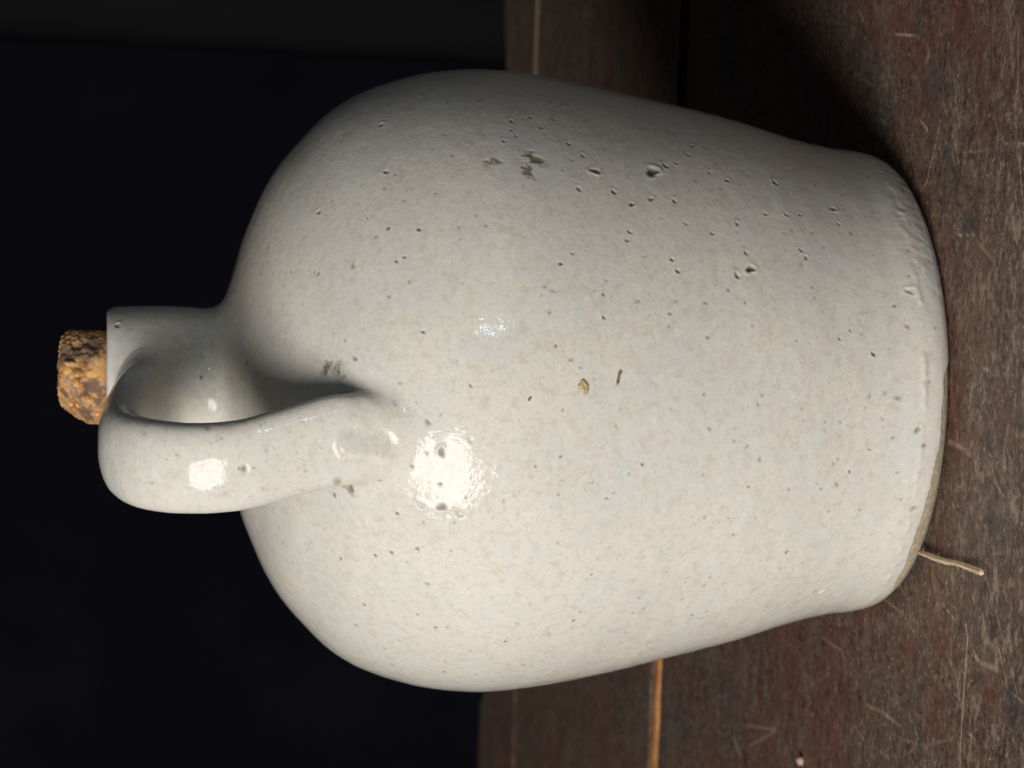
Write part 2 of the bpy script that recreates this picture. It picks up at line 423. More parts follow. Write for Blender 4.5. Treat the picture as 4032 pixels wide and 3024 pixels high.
# ------------------------------------------------------------------ the jug
PROFILE = np.array([(0, 64.5), (.5, 67.2), (1.6, 69.3), (3.4, 71.1), (6, 72.4), (9, 73.15), (11.5, 73.6), (14, 73.85), (18, 74.15), (22, 74.9), (27, 75.8), (31, 76.8), (35.4, 77.9),
    (43.3, 80.2), (51, 82.3), (62.7, 85.1), (76, 87.9), (89, 90.6), (102, 93.1), (114, 94.95), (123, 95.8), (131, 96.1), (136, 95.9), (147, 94.5), (154, 92.8),
    (162.5, 90), (168, 87.6), (175, 83.3), (179, 79.8), (184, 74.5), (191, 66.2), (196, 57.7), (199, 50.8), (202, 43), (204, 36.5), (206, 30), (208.0, 25.0),
    (209.8, 23.0), (213, 22.35), (217, 22.5), (225, 22.9), (238, 22.6), (241, 22.3), (242.6, 21.5), (243.1, 20.4), (243.0, 17.5), (242.4, 15.6), (240.5, 14.8), (232, 14.4), (222, 14.2)]) / 1000.0
def catmull(P, step):
    out = []
    Q = np.concatenate([[2 * P[0] - P[1]], P, [2 * P[-1] - P[-2]]])
    for i in range(1, len(Q) - 2):
        p0, p1, p2, p3 = Q[i - 1:i + 3]
        # centripetal parameter so that uneven spacing does not overshoot
        t0 = 0; t1 = t0 + np.linalg.norm(p1 - p0) ** .5; t2 = t1 + np.linalg.norm(p2 - p1) ** .5; t3 = t2 + np.linalg.norm(p3 - p2) ** .5
        n = max(1, int(round(np.linalg.norm(p2 - p1) / step)))
        t = np.linspace(t1, t2, n, endpoint=False)[:, None]
        A1 = (t1 - t) / (t1 - t0) * p0 + (t - t0) / (t1 - t0) * p1; A2 = (t2 - t) / (t2 - t1) * p1 + (t - t1) / (t2 - t1) * p2; A3 = (t3 - t) / (t3 - t2) * p2 + (t - t2) / (t3 - t2) * p3
        B1 = (t2 - t) / (t2 - t0) * A1 + (t - t0) / (t2 - t0) * A2; B2 = (t3 - t) / (t3 - t1) * A2 + (t - t1) / (t3 - t1) * A3
        out.append((t2 - t) / (t2 - t1) * B1 + (t - t1) / (t2 - t1) * B2)
    out.append(P[-1:])
    return np.concatenate(out)
prof = catmull(PROFILE, 0.0004)
# even out the strokes of a hand-drawn outline
k5 = np.array([1, 4, 6, 4, 1]) / 16
for _ in range(14):
    pp = np.pad(prof, ((2, 2), (0, 0)), mode='edge')
    sm = sum(k5[j] * pp[j:j + len(prof)] for j in range(5))
    keep = np.maximum(np.clip((prof[:, 0] - .236) / .004, 0, 1), 0.3 * np.clip((.017 - prof[:, 0]) / .004, 0, 1))[:, None]
    prof = sm * (1 - keep) + prof * keep
zs, rs = prof[:, 0], prof[:, 1]
outer = np.argmax(zs)
tan = np.gradient(prof, axis=0); tan /= np.linalg.norm(tan, axis=1)[:, None]
nr, nz = tan[:, 0], -tan[:, 1]                # outward normal in (r, z)
th = np.concatenate([np.linspace(-100, 100, 830), np.linspace(100, 260, 60)[1:-1]]) * math.pi / 180
NR, NC = len(prof), len(th)
TH, ZZ = np.meshgrid(th, zs); RR = np.repeat(rs[:, None], NC, 1)
NRr = np.repeat(nr[:, None], NC, 1); NZ = np.repeat(nz[:, None], NC, 1)
X = (RR * np.sin(TH)).reshape(-1); Y = (-RR * np.cos(TH)).reshape(-1); Z = ZZ.reshape(-1)
N = np.stack([(NRr * np.sin(TH)).reshape(-1), (-NRr * np.cos(TH)).reshape(-1), NZ.reshape(-1)], 1)
V = np.stack([X, Y, Z], 1)
T1 = TH.reshape(-1)
pit = np.zeros(len(V)); stain = np.zeros(len(V)); cobalt = np.zeros(len(V)); clay = np.zeros(len(V))
disp = 0.0007 * fbm(V * 22) + 0.00025 * fbm(V * np.array([60, 60, 160])) + 0.00010 * fbm(V * 260, 2)
inside = np.repeat((np.arange(NR) > outer + 20)[:, None], NC, 1).reshape(-1)
# turning rings low on the body
disp += 0.000015 * np.sin(Z * 900 + 2 * fbm(V * 8)) * np.clip(1 - abs(Z - .05) / .06, 0, 1)
disp[Z < .004] *= 0.2

PITS = """50.3,129.6,0.59,d 52.0,123.6,0.5,d 51.8,117.0,0.44,d 48.8,121.4,0.49,d 47.6,130.2,0.35,d 44.6,133.1,0.49,d 45.0,114.2,0.55,d 42.3,110.6,0.55,d 38.8,107.7,0.97,D 41.0,90.1,1.48,D 43.2,85.5,0.7,d 44.6,81.9,0.44,d 47.8,77.2,0.56,d 51.5,74.7,0.57,d 51.7,70.8,0.51,d 34.3,113.5,0.58,d 34.5,103.2,0.58,D 32.3,98.3,0.58,D 34.1,92.1,0.55,d 34.5,85.0,0.55,d 43.8,71.9,0.44,d 42.3,66.6,0.5,d 26.4,100.1,0.48,d 24.7,101.0,0.48,d 21.9,88.1,0.48,d 19.7,86.7,0.54,d 19.5,120.8,0.38,D 21.3,117.4,0.26,d 14.5,109.3,0.42,d 28.3,74.6,0.35,d 29.6,82.5,0.55,s 40.2,77.2,0.32,b 40.3,125.3,1.84,t 37.4,127.8,1.54,t 39.6,137.1,1.45,t 28.5,143.4,0.3,s 46.0,129.2,0.27,d 40.8,114.0,0.35,s 60.9,114.5,0.51,s 58.3,112.7,0.44,s 58.5,116.0,0.61,s 60.1,101.5,0.45,s 42.3,66.7,0.49,d 44.7,50.8,0.75,D 31.4,66.4,0.53,d 34.9,56.5,0.44,d 35.7,49.9,0.49,d 36.6,45.1,0.44,d 40.7,33.1,0.75,d 36.4,32.7,0.45,d 34.4,29.2,0.55,s 27.4,47.1,0.49,d 25.9,45.8,0.54,d 25.0,65.1,0.53,d 21.7,64.2,1.0,D 20.0,68.6,0.71,d 31.8,49.0,0.34,s 28.3,74.7,0.36,d 19.5,121.0,0.42,D 21.8,88.2,0.43,d 19.7,86.7,0.47,d 17.0,71.7,0.43,d 14.5,109.3,0.38,d 11.7,89.9,0.42,d 10.5,109.5,0.46,D 11.1,124.7,0.25,d 5.6,123.3,0.29,D 7.8,78.8,0.43,d 14.1,79.1,0.6,s 14.8,66.9,0.35,d 13.6,99.3,0.51,s 3.3,119.2,0.37,d -12.5,121.6,0.37,D -14.6,97.9,0.34,D -8.8,78.2,0.55,s -12.4,66.5,0.47,s -11.3,70.6,0.39,s -15.1,62.3,0.54,s -4.6,63.6,0.43,s -7.6,106.2,0.38,s -17.3,79.4,0.34,s -20.2,107.6,0.21,d -20.5,65.0,0.3,d 15.4,125.9,0.46,s 14.7,123.8,0.5,s 0.3,112.5,0.46,p -0.7,112.3,0.46,p 4.2,176.6,0.57,d 8.2,158.9,0.41,D -0.9,146.6,0.32,D -7.2,157.7,0.68,d -12.5,157.7,0.5,d -14.9,161.5,0.46,d -12.1,154.0,0.8,d -17.7,154.0,0.41,d -21.9,158.8,0.92,p -21.8,153.2,0.87,d -22.5,148.4,1.26,p -9.9,146.4,0.64,p -24.1,181.1,0.51,D -17.5,169.8,0.64,s -20.9,178.9,1.4,t -21.4,176.7,1.16,t -24.2,164.8,0.32,D -32.4,165.6,0.42,D -30.6,158.9,0.51,d -34.2,169.7,0.28,D 1.8,180.6,1.62,t 2.5,183.6,1.39,t -4.3,166.4,0.68,b 20.7,13.2,1.02,p 5.7,26.5,0.6,D 8.7,37.4,0.4,d 10.6,33.7,0.33,d 12.2,15.3,0.67,s 17.0,18.6,0.47,d -3.9,18.7,0.74,s -11.1,12.1,0.74,d -12.8,19.7,0.54,s -14.8,9.6,0.54,d -15.2,27.0,0.33,d -22.5,36.5,0.6,s -19.9,32.7,0.4,D -30.7,9.9,0.82,s -3.4,28.1,0.47,b -2.8,23.0,0.4,b -8.5,23.6,0.47,b -21.1,17.1,0.41,s -16.7,37.1,0.4,s -29.7,27.5,0.41,s -28.8,37.7,0.4,s 28.4,166.8,0.48,D 27.0,158.9,0.5,D 27.3,170.2,0.51,s 22.7,176.5,0.79,s 24.1,185.1,0.45,d 39.7,184.1,0.59,d 41.2,166.1,0.58,d 57.4,180.9,0.4,d 55.7,165.5,0.6,d 21.5,165.3,0.44,D 22.0,163.1,0.31,D 66.1,181.2,0.41,d -32.5,165.7,0.34,D -34.1,169.7,0.3,D -38.4,178.4,0.3,D -30.5,158.7,0.46,s -37.7,155.3,0.56,s -47.8,171.2,0.31,D -56.0,172.5,0.62,s -67.5,181.6,0.36,s -48.3,151.4,0.35,D -55.3,160.4,0.35,s -60.2,163.9,0.45,s -73.8,172.4,0.6,s -72.0,165.7,0.32,s -63.9,145.8,0.41,s -24.2,164.8,0.29,D -37.5,49.1,0.44,D -42.4,73.7,0.44,s -45.3,79.6,0.44,s -51.4,74.7,0.37,D -40.4,72.5,0.32,b -41.7,50.0,0.36,s -41.9,42.6,0.29,s -30.5,67.8,0.35,b -54.8,33.0,1.25,p -53.2,71.2,0.29,s -51.2,70.3,0.28,s -48.4,151.4,0.36,D -50.7,131.1,0.4,D -46.2,112.2,0.43,D -59.6,123.7,0.5,s -63.9,145.9,0.41,D -54.2,140.5,0.33,s -49.2,118.7,0.3,s -45.6,128.9,0.36,b -46.7,94.3,0.36,s 47.1,240.0,0.69,d 32.6,205.3,0.5,D 2.5,215.6,0.46,D 7.6,203.3,0.56,d"""
def mark(thd, zmm, rmm, kind, jitter=0.25):
    i0, i1 = np.searchsorted(zs[:outer], [(zmm - 4 * rmm) / 1000, (zmm + 4 * rmm) / 1000])
    if i1 <= i0: return
    k = np.arange(i0 * NC, i1 * NC)
    t0 = math.radians(thd)
    r0 = np.interp(zmm / 1000, zs[:outer], rs[:outer])
    dt = np.abs(((T1[k] - t0 + math.pi) % (2 * math.pi)) - math.pi) * r0
    k = k[dt < 4e-3 * rmm]
    if not len(k): return
    da = (((T1[k] - t0 + math.pi) % (2 * math.pi)) - math.pi) * r0
    i0r = np.interp(zmm / 1000, zs[:outer], np.arange(outer))
    row = k // NC
    dz = (row - i0r) * 0.0004
    ph = random.uniform(0, 6.28)
    ang = np.arctan2(dz, da)
    rr = rmm * 1e-3 * (1 + jitter * np.sin(2 * ang + ph) + jitter * .6 * np.sin(3 * ang + 2 * ph))
    d = np.hypot(da, dz) / np.maximum(rr, 1e-5)
    if kind == 't':                                   # crawled, stained patch
        n = fbm(V[k] * 900, 3)
        s = np.clip(1.45 - d + 3.2 * n, 0, 1)
        stain[k] = np.maximum(stain[k], 0.9 * s)
        disp[k] -= 0.0003 * s * (0.5 + 2 * n)
        return
    bowl = np.exp(-(d * 1.15) ** 3)
    lip = np.exp(-((d - 1.45) / .45) ** 2)
    dep = min(rmm, 1.3) * 1e-3
    if kind == 'D':
        disp[k] += -0.85 * dep * bowl + 0.13 * dep * lip * (1 + .8 * np.sin(ang + ph)); pit[k] = np.maximum(pit[k], 0.85 * np.exp(-(d * .95) ** 4))
    elif kind == 'd':
        disp[k] += -0.65 * dep * bowl + 0.13 * dep * lip * (1 + .8 * np.sin(ang + ph)); pit[k] = np.maximum(pit[k], 0.42 * np.exp(-(d * 1.1) ** 2.5))
        stain[k] = np.maximum(stain[k], 0.45 * np.exp(-(d * .9) ** 4))
    elif kind == 'p':
        disp[k] += -0.30 * dep * bowl + 0.12 * dep * lip; stain[k] = np.maximum(stain[k], 0.22 * bowl)
    elif kind == 's':
        disp[k] += -0.25 * dep * bowl; stain[k] = np.maximum(stain[k], 0.62 * np.exp(-(d * .95) ** 3))
    elif kind == 'b':
        cobalt[k] = np.maximum(cobalt[k], 0.65 * np.exp(-(d * .9) ** 3))
MARKS = []
for s in PITS.split():
    a, b, c, kd = s.split(',')
    MARKS.append((float(a), float(b), max(float(c) * (1.15 if kd == 'd' else 1.1), .42), kd))
for i in range(170):                                   # the many smaller ones between
    z = random.uniform(12, 200); t = random.uniform(-95, 95)
    if t > 20 and z < 150 and random.random() < .5: kd = random.choice('dddp')
    else: kd = random.choice('sssssssssDb')
    MARKS.append((t, z, random.choice((.2, .22, .24, .28, .32, .45)), kd))
for mk in MARKS: mark(*mk)
# a long pressed crease low on the left side, faint drag lines round the belly
# foot: bare clay shows along the bottom edge, widest at the left front
edge = 0.0026 + 0.0044 * np.clip((-T1 * 57.3 + 5) / 45, 0, 1) * np.clip((95 + T1 * 57.3) / 45, 0, 1) + 0.0020 * fbm(np.stack([T1 * 9, T1 * 0, T1 * 0], 1), 4)
edge = edge - 0.0035 * np.clip((T1 * 57.3 - 2) / 8, 0, 1) * np.clip((80 - T1 * 57.3) / 8, 0, 1)
low = np.clip((edge - Z) / 0.0005, 0, 1)
clay = np.where(inside, 0, low)
disp -= 0.00035 * clay
# crumbled glaze on the right of the foot
cr = np.clip(1 - abs(Z - .006) / .009, 0, 1) * np.clip((T1 * 57.3 - 8) / 20, 0, 1) * np.clip((95 - T1 * 57.3) / 25, 0, 1)
cn = fbm(V * 420, 3)
disp += cr * 0.0006 * cn
pit = np.maximum(pit, np.clip((cr * (0.5 + 1.8 * cn) - .62) * 3, 0, .6))
rg = np.clip(1 - abs(Z - .0105) / .0022, 0, 1)          # small beading on the ridge of the foot
disp += rg ** 2 * (0.00016 + 0.0016 * np.clip(fbm(V * np.array([300, 300, 120]), 2), -.1, 1) + .0006 * fbm(V * 40, 2)) * np.clip((75 - abs(T1 * 57.3)) / 20, 0, 1)
disp[inside] *= 0.3

# handle: a pulled strap from below the lip to the shoulder
HP = np.array([  # x, y, z of the centre line, half width, half thickness (mm), tangential turn (deg)
    (-3.0, -14, 228.0, 13.5, 8.5, 6), (-7.2, -25, 232.4, 13.2, 7.6, 8), (-12.6, -36, 236.8, 12.6, 7.0, 12), (-17.2, -48, 239.0, 12.4, 6.6, 15), (-20.6, -60, 237.8, 12.6, 6.6, 16), (-22.6, -70.5, 232.8, 12.7, 6.6, 17),
    (-23.6, -78.0, 224.5, 12.7, 6.5, 17), (-23.6, -81.5, 215.5, 12.6, 6.4, 17), (-22.5, -82.5, 206.0, 12.5, 6.3, 16), (-20.0, -83.0, 196.5, 12.3, 6.0, 15), (-17.6, -83.6, 187.5, 12.4, 5.6, 13),
    (-16.0, -84.4, 179.5, 12.6, 5.2, 12), (-15.6, -84.6, 172.5, 11.0, 4.8, 11), (-16.0, -85.0, 166.5, 7.6, 3.6, 11), (-16.4, -84.6, 161.5, 4.4, 2.0, 11)]) / 1.0
hp = HP.copy(); hp[:, :5] /= 1000
# dense spline through the centre line with its widths
def spline_rows(P, n):
    t = np.concatenate([[0], np.cumsum(np.linalg.norm(np.diff(P[:, :3], axis=0), axis=1))])
    tt = np.linspace(0, t[-1], n)
    m = np.zeros_like(P)
    m[1:-1] = (P[2:] - P[:-2]) / (t[2:] - t[:-2])[:, None]; m[0] = (P[1] - P[0]) / (t[1] - t[0]); m[-1] = (P[-1] - P[-2]) / (t[-1] - t[-2])
    i = np.clip(np.searchsorted(t, tt) - 1, 0, len(t) - 2); h = (t[i + 1] - t[i])[:, None]; s = ((tt - t[i])[:, None]) / h
    return (2 * s**3 - 3 * s**2 + 1) * P[i] + (s**3 - 2 * s**2 + s) * h * m[i] + (-2 * s**3 + 3 * s**2) * P[i + 1] + (s**3 - s**2) * h * m[i + 1]
HN, HS = 300, 150
hr = spline_rows(hp, HN)
ht = np.gradient(hr[:, :3], axis=0); ht /= np.linalg.norm(ht, axis=1)[:, None]
wv = np.stack([np.cos(np.radians(hr[:, 5])), -np.sin(np.radians(hr[:, 5])), 0 * hr[:, 5]], 1)
wv -= ht * (wv * ht).sum(1)[:, None]; wv /= np.linalg.norm(wv, axis=1)[:, None]
nv_ = np.cross(ht, wv)
ph = np.linspace(0, 2 * math.pi, HS, endpoint=False)
ce, se = np.cos(ph), np.sin(ph)
ex = 0.86
cw = np.sign(ce) * np.abs(ce) ** ex; sw = np.sign(se) * np.abs(se) ** ex
HV = hr[:, None, :3] + wv[:, None, :] * (hr[:, 3][:, None, None] * cw[None, :, None]) + nv_[:, None, :] * (hr[:, 4][:, None, None] * sw[None, :, None])
HNm = wv[:, None, :] * (cw[None, :, None] / hr[:, 3][:, None, None]) + nv_[:, None, :] * (sw[None, :, None] / hr[:, 4][:, None, None])
HNm /= np.linalg.norm(HNm, axis=2)[:, :, None]
HV = HV.reshape(-1, 3); HNm = HNm.reshape(-1, 3)
HV += HNm * (0.0006 * fbm(HV * 60) + 0.00015 * fbm(HV * 260, 2))[:, None]
# thumb mark pressed into the lower end
bn = fbm(HV * 300, 3)
def soft(x, e): return 1 / (1 + np.exp(-x / e))
zz = HV[:, 2] - .1742 + .0016 * bn; xx = HV[:, 0] + .0176 - .12 * (HV[:, 2] - .1742) + .0014 * bn
front = HV[:, 1] < -.080
dent = soft(.0071 - np.abs(zz), .00045) * soft(.0036 - np.abs(xx), .0007) * front
dent = np.where(dent < .01, 0, dent)
hq = grid_faces(HN, HS, True)
bvh = BVHTree.FromPolygons([tuple(v) for v in HV], [tuple(int(i) for i in f) for f in hq])
# soften the joint: both skins are moved on to one smooth union
KF = 0.0065
_k = zs[:outer] < .237
zo = np.append(zs[:outer][_k], [.2375, .30]); ro = np.append(rs[:outer][_k], [rs[:outer][_k][-1]] * 2)
nro = np.append(nr[:outer][_k], [1, 1]); nzo = np.append(nz[:outer][_k], [0, 0])
def body_sd(P):
    rho = np.hypot(P[:, 0], P[:, 1]); z = P[:, 2].copy()
    for _ in range(3):                         # walk down the normal to the foot point
        rb = np.interp(z, zo, ro); a = np.interp(z, zo, nro); b = np.interp(z, zo, nzo)
        dd = (rho - rb) * a + (P[:, 2] - z) * b
        z = z + 0.8 * ((P[:, 2] - dd * b) - z)
    rb = np.interp(z, zo, ro); a = np.interp(z, zo, nro); b = np.interp(z, zo, nzo)
    dd = (rho - rb) * a + (P[:, 2] - z) * b
    n = np.stack([a * P[:, 0] / rho, a * P[:, 1] / rho, b], 1)
    return dd, n
def handle_sd(P, reach=0.03):
    dd = np.full(len(P), reach); n = np.zeros((len(P), 3)); n[:, 1] = -1
    for i, p in enumerate(P):
        q_, nn, ix, ds = bvh.find_nearest(Vector(p), reach)
        if q_ is None: continue
        v = Vector(p) - q_
        s = 1.0 if v.dot(nn) >= 0 else -1.0
        dd[i] = s * ds
        n[i] = (v * s / ds) if ds > 1e-5 else nn
    return dd, n
def settle(P, mine):
    """move points on to the smooth union; beyond the watershed they dive below it"""
    P = P.copy()
    for it in range(4):
        db, nb = body_sd(P); dh, nh = handle_sd(P)
        h = np.clip(.5 + .5 * (dh - db) / KF, 0, 1)
        f = dh * (1 - h) + db * h - KF * h * (1 - h)
        n = nh * (1 - h)[:, None] + nb * h[:, None]; n /= np.linalg.norm(n, axis=1)[:, None]
        past = (db - dh) if mine == 'body' else (dh - db)
        goal = -0.45 * np.clip(past, 0, .004)
        P += n * (goal - f)[:, None] * .9
    return P, n, h
hd, hnb = body_sd(HV)
hk = np.nonzero((hd < KF * 1.1) & (hd > -.004))[0]
HCN = np.zeros((len(HV), 3))
P_, n_, h_ = settle(HV[hk], 'handle')
HV[hk] = P_
bl = np.nonzero((h_ > .02))[0]
HCN[hk[bl]] = n_[bl]
near = np.nonzero((V[:, 1] < -.004) & (np.abs(V[:, 0] + .014) < .034) & (Z > .148) & (Z < .2385) & ~inside)[0]
dh, _ = handle_sd(V[near], KF * 1.15)
near = near[(dh < KF * 1.1) & (dh > -.004)]
P_, n_, h_ = settle(V[near], 'body')
_f = np.clip((.2385 - Z[near]) / .008, 0, 1)[:, None]; _f = _f * _f * (3 - 2 * _f)
P_ = V[near] + (P_ - V[near]) * _f
V = V + N * disp[:, None]
VB = P_ + N[near] * disp[near][:, None] * 0.5
V[near] = VB
BCN = np.zeros((len(V), 3)); bl = np.nonzero((h_ < .98) & (_f[:, 0] > .97))[0]; BCN[near[bl]] = n_[bl]
# press the thumb mark and the valley right of it after the joint is closed
_m = np.abs(HV[:, 0] + .0176) < .0015
_yt = HV[_m & front & (np.abs(HV[:, 2] - .1815) < .0006), 1].min(); _yb = HV[_m & front & (np.abs(HV[:, 2] - .1668) < .0006), 1].min()
pad = (_yt - .0006) + (_yb + .0008 - _yt + .0006) * (.1815 - HV[:, 2]) / .0147
HV[:, 1] += dent * np.clip(pad - HV[:, 1], -.0010, .0009)
HCN[dent > .01] = 0
HV[:, 1] += 0.0005 * np.clip(.6 - np.abs(dent - .5), 0, 1) * dent * fbm(HV * 500, 2)

jug = empty('stoneware_jug')
tag(jug, 'pale grey glazed stoneware jug with strap handle and pitted glaze standing on the table', 'jug')
bottom = list(range(NC))[::-1]
body = mesh('body', V, grid_faces(NR, NC, True), GLAZE, jug, {'pit': pit, 'stain': stain, 'cobalt': cobalt, 'clay': clay},
            extra=[bottom, [(NR - 1) * NC + j for j in range(NC)]])
body.data.normals_split_custom_set_from_vertices(BCN.tolist())
# small marks on the handle
hp_pit = np.zeros(len(HV)); hst = np.zeros(len(HV))
def hmark(x, z, rmm, amt):
    k = np.nonzero(HV[:, 1] < -.06)[0]
    d = np.hypot(HV[k, 0] - x, HV[k, 2] - z) / (rmm * 1e-3)
    hst[k] = np.maximum(hst[k], amt * np.exp(-d ** 3)); HV[k, 1] += 0.0003 * np.exp(-d ** 4) * (rmm > .6)
for x, z, r, a in ((-.0236, .2068, .9, .9), (-.0125, .2165, .8, .3), (-.0145, .2330, .5, .5), (-.0275, .1815, 1.2, .6), (-.019, .2010, .5, .5), (-.029, .214, .5, .3), (-.0245, .1905, .5, .5)):
    hmark(x, z, r, a)
for i in range(40):
    hmark(random.uniform(-.034, -.010), random.uniform(.178, .236), random.uniform(.25, .45), random.uniform(.2, .5))
hst = np.maximum(hst, 0.2 * np.clip(dent * (1 - dent) * 4, 0, 1) * np.clip(.3 + 2.5 * fbm(HV * 500, 3), 0, 1))
handle = mesh('handle', HV, hq, GLAZE, jug, {'pit': hp_pit, 'stain': hst}, extra=[list(range(HS))[::-1], [(HN - 1) * HS + j for j in range(HS)]])
handle.data.normals_split_custom_set_from_vertices(HCN.tolist())

# ------------------------------------------------------------------ cork stopper
def make_cork_mesh():
    nr_, nc_ = 190, 260
    pr = catmull(np.array([(-14, 13.6), (0, 14.0), (5, 14.25), (10, 14.3), (12.5, 14.0), (14.2, 12.9), (15.0, 11.3), (15.3, 8), (15.4, 4), (15.4, .15)]) / 1000, 0.00022)
    n = len(pr)
    a = np.linspace(0, 2 * math.pi, nc_, endpoint=False)
    A, Zc = np.meshgrid(a, pr[:, 0]); Rc = np.repeat(pr[:, 1][:, None], nc_, 1)
    P = np.stack([(Rc * np.sin(A)).reshape(-1), (-Rc * np.cos(A)).reshape(-1), Zc.reshape(-1)], 1)
    t = np.gradient(pr, axis=0); t /= np.linalg.norm(t, axis=1)[:, None]
    Nn = np.stack([(np.repeat(t[:, 0][:, None], nc_, 1) * np.sin(A)).reshape(-1), (-np.repeat(t[:, 0][:, None], nc_, 1) * np.cos(A)).reshape(-1), np.repeat(-t[:, 1][:, None], nc_, 1).reshape(-1)], 1)
    # worn away on the left shoulder
    dl = np.array([-.72, -.25, .64]); dl /= np.linalg.norm(dl)
    cut = P @ dl - 0.0136
    P -= dl * np.clip(cut, 0, None)[:, None] * 0.93
    dl = np.array([.75, -.1, .65]); dl /= np.linalg.norm(dl)
    cut = P @ dl - 0.0188
    P -= dl * np.clip(cut, 0, None)[:, None] * 0.9
    NS = 1300
    seeds = P[rng.integers(0, len(P), NS)] + rng.normal(0, .0005, (NS, 3))
    hgt = rng.random(NS); tone = rng.random(NS)
    d1 = np.full(len(P), 9.); d2 = d1.copy(); idx = np.zeros(len(P), int)
    for i, s in enumerate(seeds):
        d = np.linalg.norm(P - s, axis=1)
        m1 = d < d1
        d2 = np.where(m1, d1, np.minimum(d2, d)); idx[m1] = i; d1 = np.where(m1, d, d1)
    edge_ = np.clip((d2 - d1) / .0007, 0, 1); dome = np.clip(1 - (d1 / .0011) ** 2, -.6, 1)
    amt = 0.25 + 0.75 * np.clip((P[:, 2] - .002) / .006, 0, 1)
    dsp = (0.00030 * (edge_ - 1) + 0.00012 * dome * (.2 + 1.2 * hgt[idx]) + 0.0004 * (hgt[idx] - .6) * edge_) * amt + 0.0009 * fbm(P * 300, 4) * amt
    hole = np.zeros(len(P))
    for cx_, cz_, rr in ((.0035, .0085, .0028), (-.0052, .0062, .0014), (.0095, .0100, .0030), (.0095, .005, .0028), (.0065, .0125, .002), (-.011, .0105, .0012), (-.008, .011, .001)):
        dd = np.hypot(P[:, 0] - cx_, P[:, 2] - cz_) / rr
        hk = np.clip(1.3 - dd + 1.5 * fbm(P * 700, 2), 0, 1) * (P[:, 1] < 0)
        hole = np.maximum(hole, hk)
    dsp -= 0.0011 * hole
    P = P + Nn * dsp[:, None]
    crack = np.clip(np.clip(.35 - edge_, 0, 1) * 1.2 * amt + .8 * hole, 0, 1) * np.clip(.4 + 2 * fbm(P * 500, 2), .2, 1)
    return P, grid_faces(n, nc_, True), {'tone': tone[idx], 'crack': crack}, [list(range(nc_))[::-1], [(n - 1) * nc_ + j for j in range(nc_)]]
P, q, at, ex_ = make_cork_mesh()
cork = mesh('cork_stopper', P, q, CORK, None, at, extra=ex_)
cork.location = (0.0009, 0, 0.2420); cork.rotation_euler = (0, rad(1.2), 0)
tag(cork, 'crumbly orange brown cork stopper plugged in the jug neck', 'cork')

# ------------------------------------------------------------------ small bits
def polychip(name, outline, thick, mat, loc, nrm, spin, label, cat, bulge=0.3, group=None, size=1.0):
    """a thin broken flake: outline in mm, a raised uneven top face"""
    n = len(outline); o2 = np.array(outline, float) / 1000 * size
    ring = []
    for s, z in ((1.0, 0.0), (1.02, thick * .5), (.9, thick), (.55, thick * (1 + bulge)), (.2, thick * (1 + .6 * bulge))):
        c = o2.mean(0)
        jit = np.array([random.uniform(-.1, .1) * thick for _ in range(n)])
        ring.append(np.concatenate([c + (o2 - c) * s, (z + (jit if z > 0 else 0 * jit))[:, None]], 1))
    v = np.concatenate(ring)
    o = mesh(name, v, grid_faces(5, n, True), mat, None, smooth=False, extra=[list(range(n))[::-1], [4 * n + j for j in range(n)]])
    o.rotation_euler = (Vector(nrm).to_track_quat('Z', 'Y').to_matrix() @ Matrix.Rotation(spin, 3, 'Z')).to_euler()
    o.location = loc
    tag(o, label, cat, group)
    return o
def on_body(thd, zmm, off=0.0):
    t = math.radians(thd); z = zmm / 1000
    r = np.interp(z, zs[:outer], rs[:outer]); a = np.interp(z, zs[:outer], nr[:outer]); b = np.interp(z, zs[:outer], nz[:outer])
    nn = Vector((a * math.sin(t), -a * math.cos(t), b))
    i = int(np.argmin((V[:, 0] - r * math.sin(t)) ** 2 + (V[:, 1] + r * math.cos(t)) ** 2 + (V[:, 2] - z) ** 2))
    return Vector(V[i]) + nn * off, nn
# outlines are in the chip's own plane: x to the right, y up the jug
def chip_on(thd, zmm, outline, thick, mat, label, name, cat):
    p, nn = on_body(thd, zmm, 0.00002)
    o = polychip(name, outline, thick, mat, p, nn, 0, label, cat, size=1.22 if cat == 'flake' else 1.0)
    t = math.radians(thd)
    ez = nn; exx = Vector((math.cos(t), math.sin(t), 0)); ey = ez.cross(exx)
    o.rotation_euler = Matrix((exx, ey, ez)).transposed().to_euler()
    return o
chip_on(-1.0, 115.3, [(1.7, .5), (1.5, .95), (.3, 1.75), (-.4, 1.6), (-.75, 1.1), (-.75, .7), (-1.9, .3), (-1.95, .1), (-1.2, -.65), (-.2, -.8), (.4, -.75), (1.0, -.3)], 0.0005, CHIP,
        'tan broken flake stuck to the front of the jug', 'wood_flake', 'flake')
chip_on(.3, 105.7, [(1.9, -.75), (1.95, -.2), (1.4, .15), (.3, .3), (-.5, .55), (-1.6, .75), (-2.0, .5), (-1.3, 0), (-.4, -.15), (.8, -.55)], 0.0006, DARKCHIP,
        'narrow glossy brown sliver stuck upright on the jug, right of the tan flake', 'sliver', 'sliver')
chip_on(-3.0, 130.8, [(.55, -.5), (.6, -.1), (.1, .45), (-.45, .6), (-.6, .25), (-.1, -.35)], 0.0004, DARKCHIP,
        'tiny dark speck of grit on the jug, above the tan flake', 'grit_speck', 'grit')

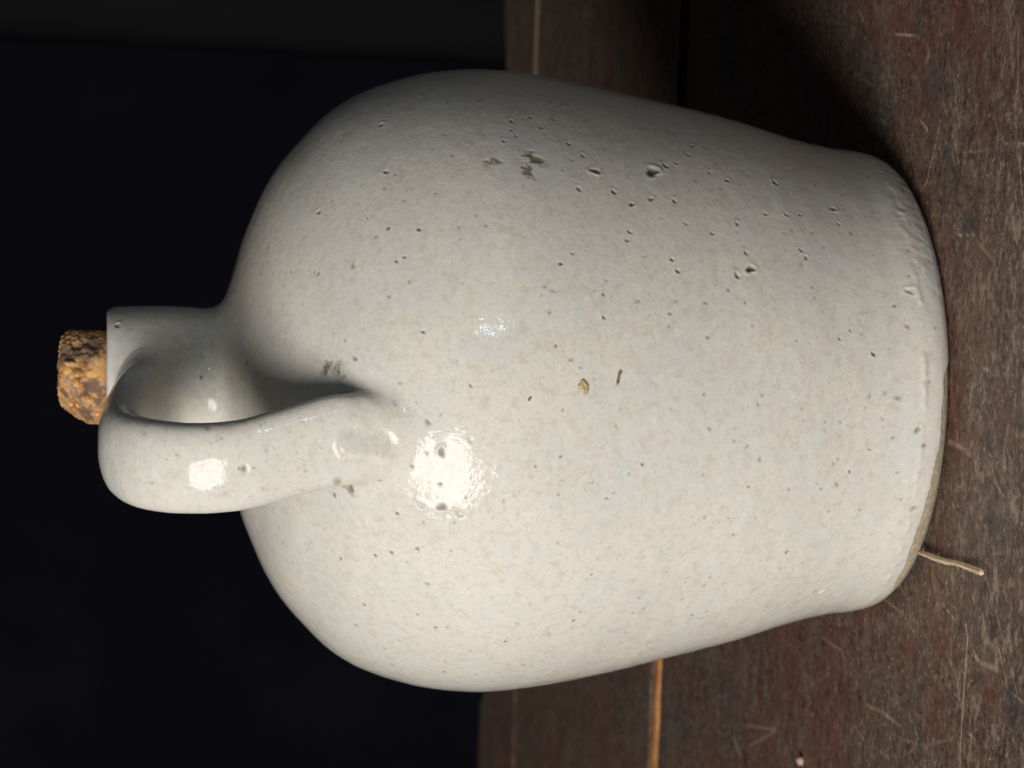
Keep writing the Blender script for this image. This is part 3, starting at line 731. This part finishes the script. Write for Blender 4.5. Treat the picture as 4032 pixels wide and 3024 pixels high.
# the straw on the table
def straw():
    pts = [(-.0505, -.0345, .0022), (-.0514, -.0420, .0017), (-.0521, -.0500, .0014), (-.0526, -.0585, .0012), (-.0529, -.0665, .0012), (-.0528, -.0745, .0012), (-.0531, -.0830, .0013), (-.0537, -.0952, .0017)]
    P = np.array([(*p, .55 + .35 * (i / 7), 0, 0) for i, p in enumerate(pts)])
    P[:, 3] = [.00055, .0006, .0007, .0008, .00075, .0007, .0008, .0009]
    n, s = 90, 22
    r = spline_rows(P, n)
    t = np.gradient(r[:, :3], axis=0); t /= np.linalg.norm(t, axis=1)[:, None]
    a = np.cross(t, np.array([0, 0, 1.])); a /= np.linalg.norm(a, axis=1)[:, None]; b = np.cross(a, t)
    ph_ = np.linspace(0, 2 * math.pi, s, endpoint=False)
    rr = r[:, 3][:, None] * (1 + .22 * np.sin(5 * ph_)[None, :] * 1.0)
    v = r[:, None, :3] + a[:, None, :] * (rr * np.cos(ph_))[:, :, None] + b[:, None, :] * (rr * .8 * np.sin(ph_))[:, :, None]
    v = v.reshape(-1, 3)
    v += 0.00035 * np.stack([fbm(v * 700 + 5), fbm(v * 700 + 50), fbm(v * 700 + 90)], 1)
    v[:, 2] = np.maximum(v[:, 2], 0.0002)
    root = empty('straw', (-.052, -.065, 0))
    o = mesh('stalk', v - np.array(root.location), grid_faces(n, s, True), STRAW, root, extra=[list(range(s))[::-1], [(n - 1) * s + j for j in range(s)]])
    # loose fibres along the stalk
    for i in range(16):
        k = random.choice((random.randint(2, 20), random.randint(30, 88)))
        p0 = r[k, :3]; dirn = t[k] * random.uniform(-.6, 1) + a[k] * random.choice((-1, 1)) * random.uniform(.5, 1.1) + np.array([0, 0, random.uniform(0, .7)])
        L = random.uniform(.0012, .0032); nseg = 5; fv = []
        for j in range(nseg):
            f = j / (nseg - 1); c = p0 + dirn * L * f + np.array([0, 0, -.3 * L * f * f]); wdt = .00010 * (1 - .7 * f)
            c[2] = max(c[2], .0003)
            fv += [c + a[k] * wdt, c + b[k] * wdt, c - a[k] * wdt, c - b[k] * wdt]
        mesh('fibre', np.array(fv) - np.array(root.location), grid_faces(nseg, 4, True), STRAW, root)
    tag(root, 'short frayed tan straw lying on the table against the jug foot', 'straw')
straw()
def crumb(x, y, r, mat, label):
    n = 10
    out = [(r * random.uniform(.7, 1.2) * math.cos(2 * math.pi * i / n), r * random.uniform(.7, 1.1) * math.sin(2 * math.pi * i / n)) for i in range(n)]
    polychip('crumb', out, r * .9e-3, mat, (x, y, 0.0001), (0, 0, 1), 0, label, 'crumb', .4)
crumb(-.1346, .0773, 1.5, PALE, 'pale crumb on the table at the far left, away from the jug')
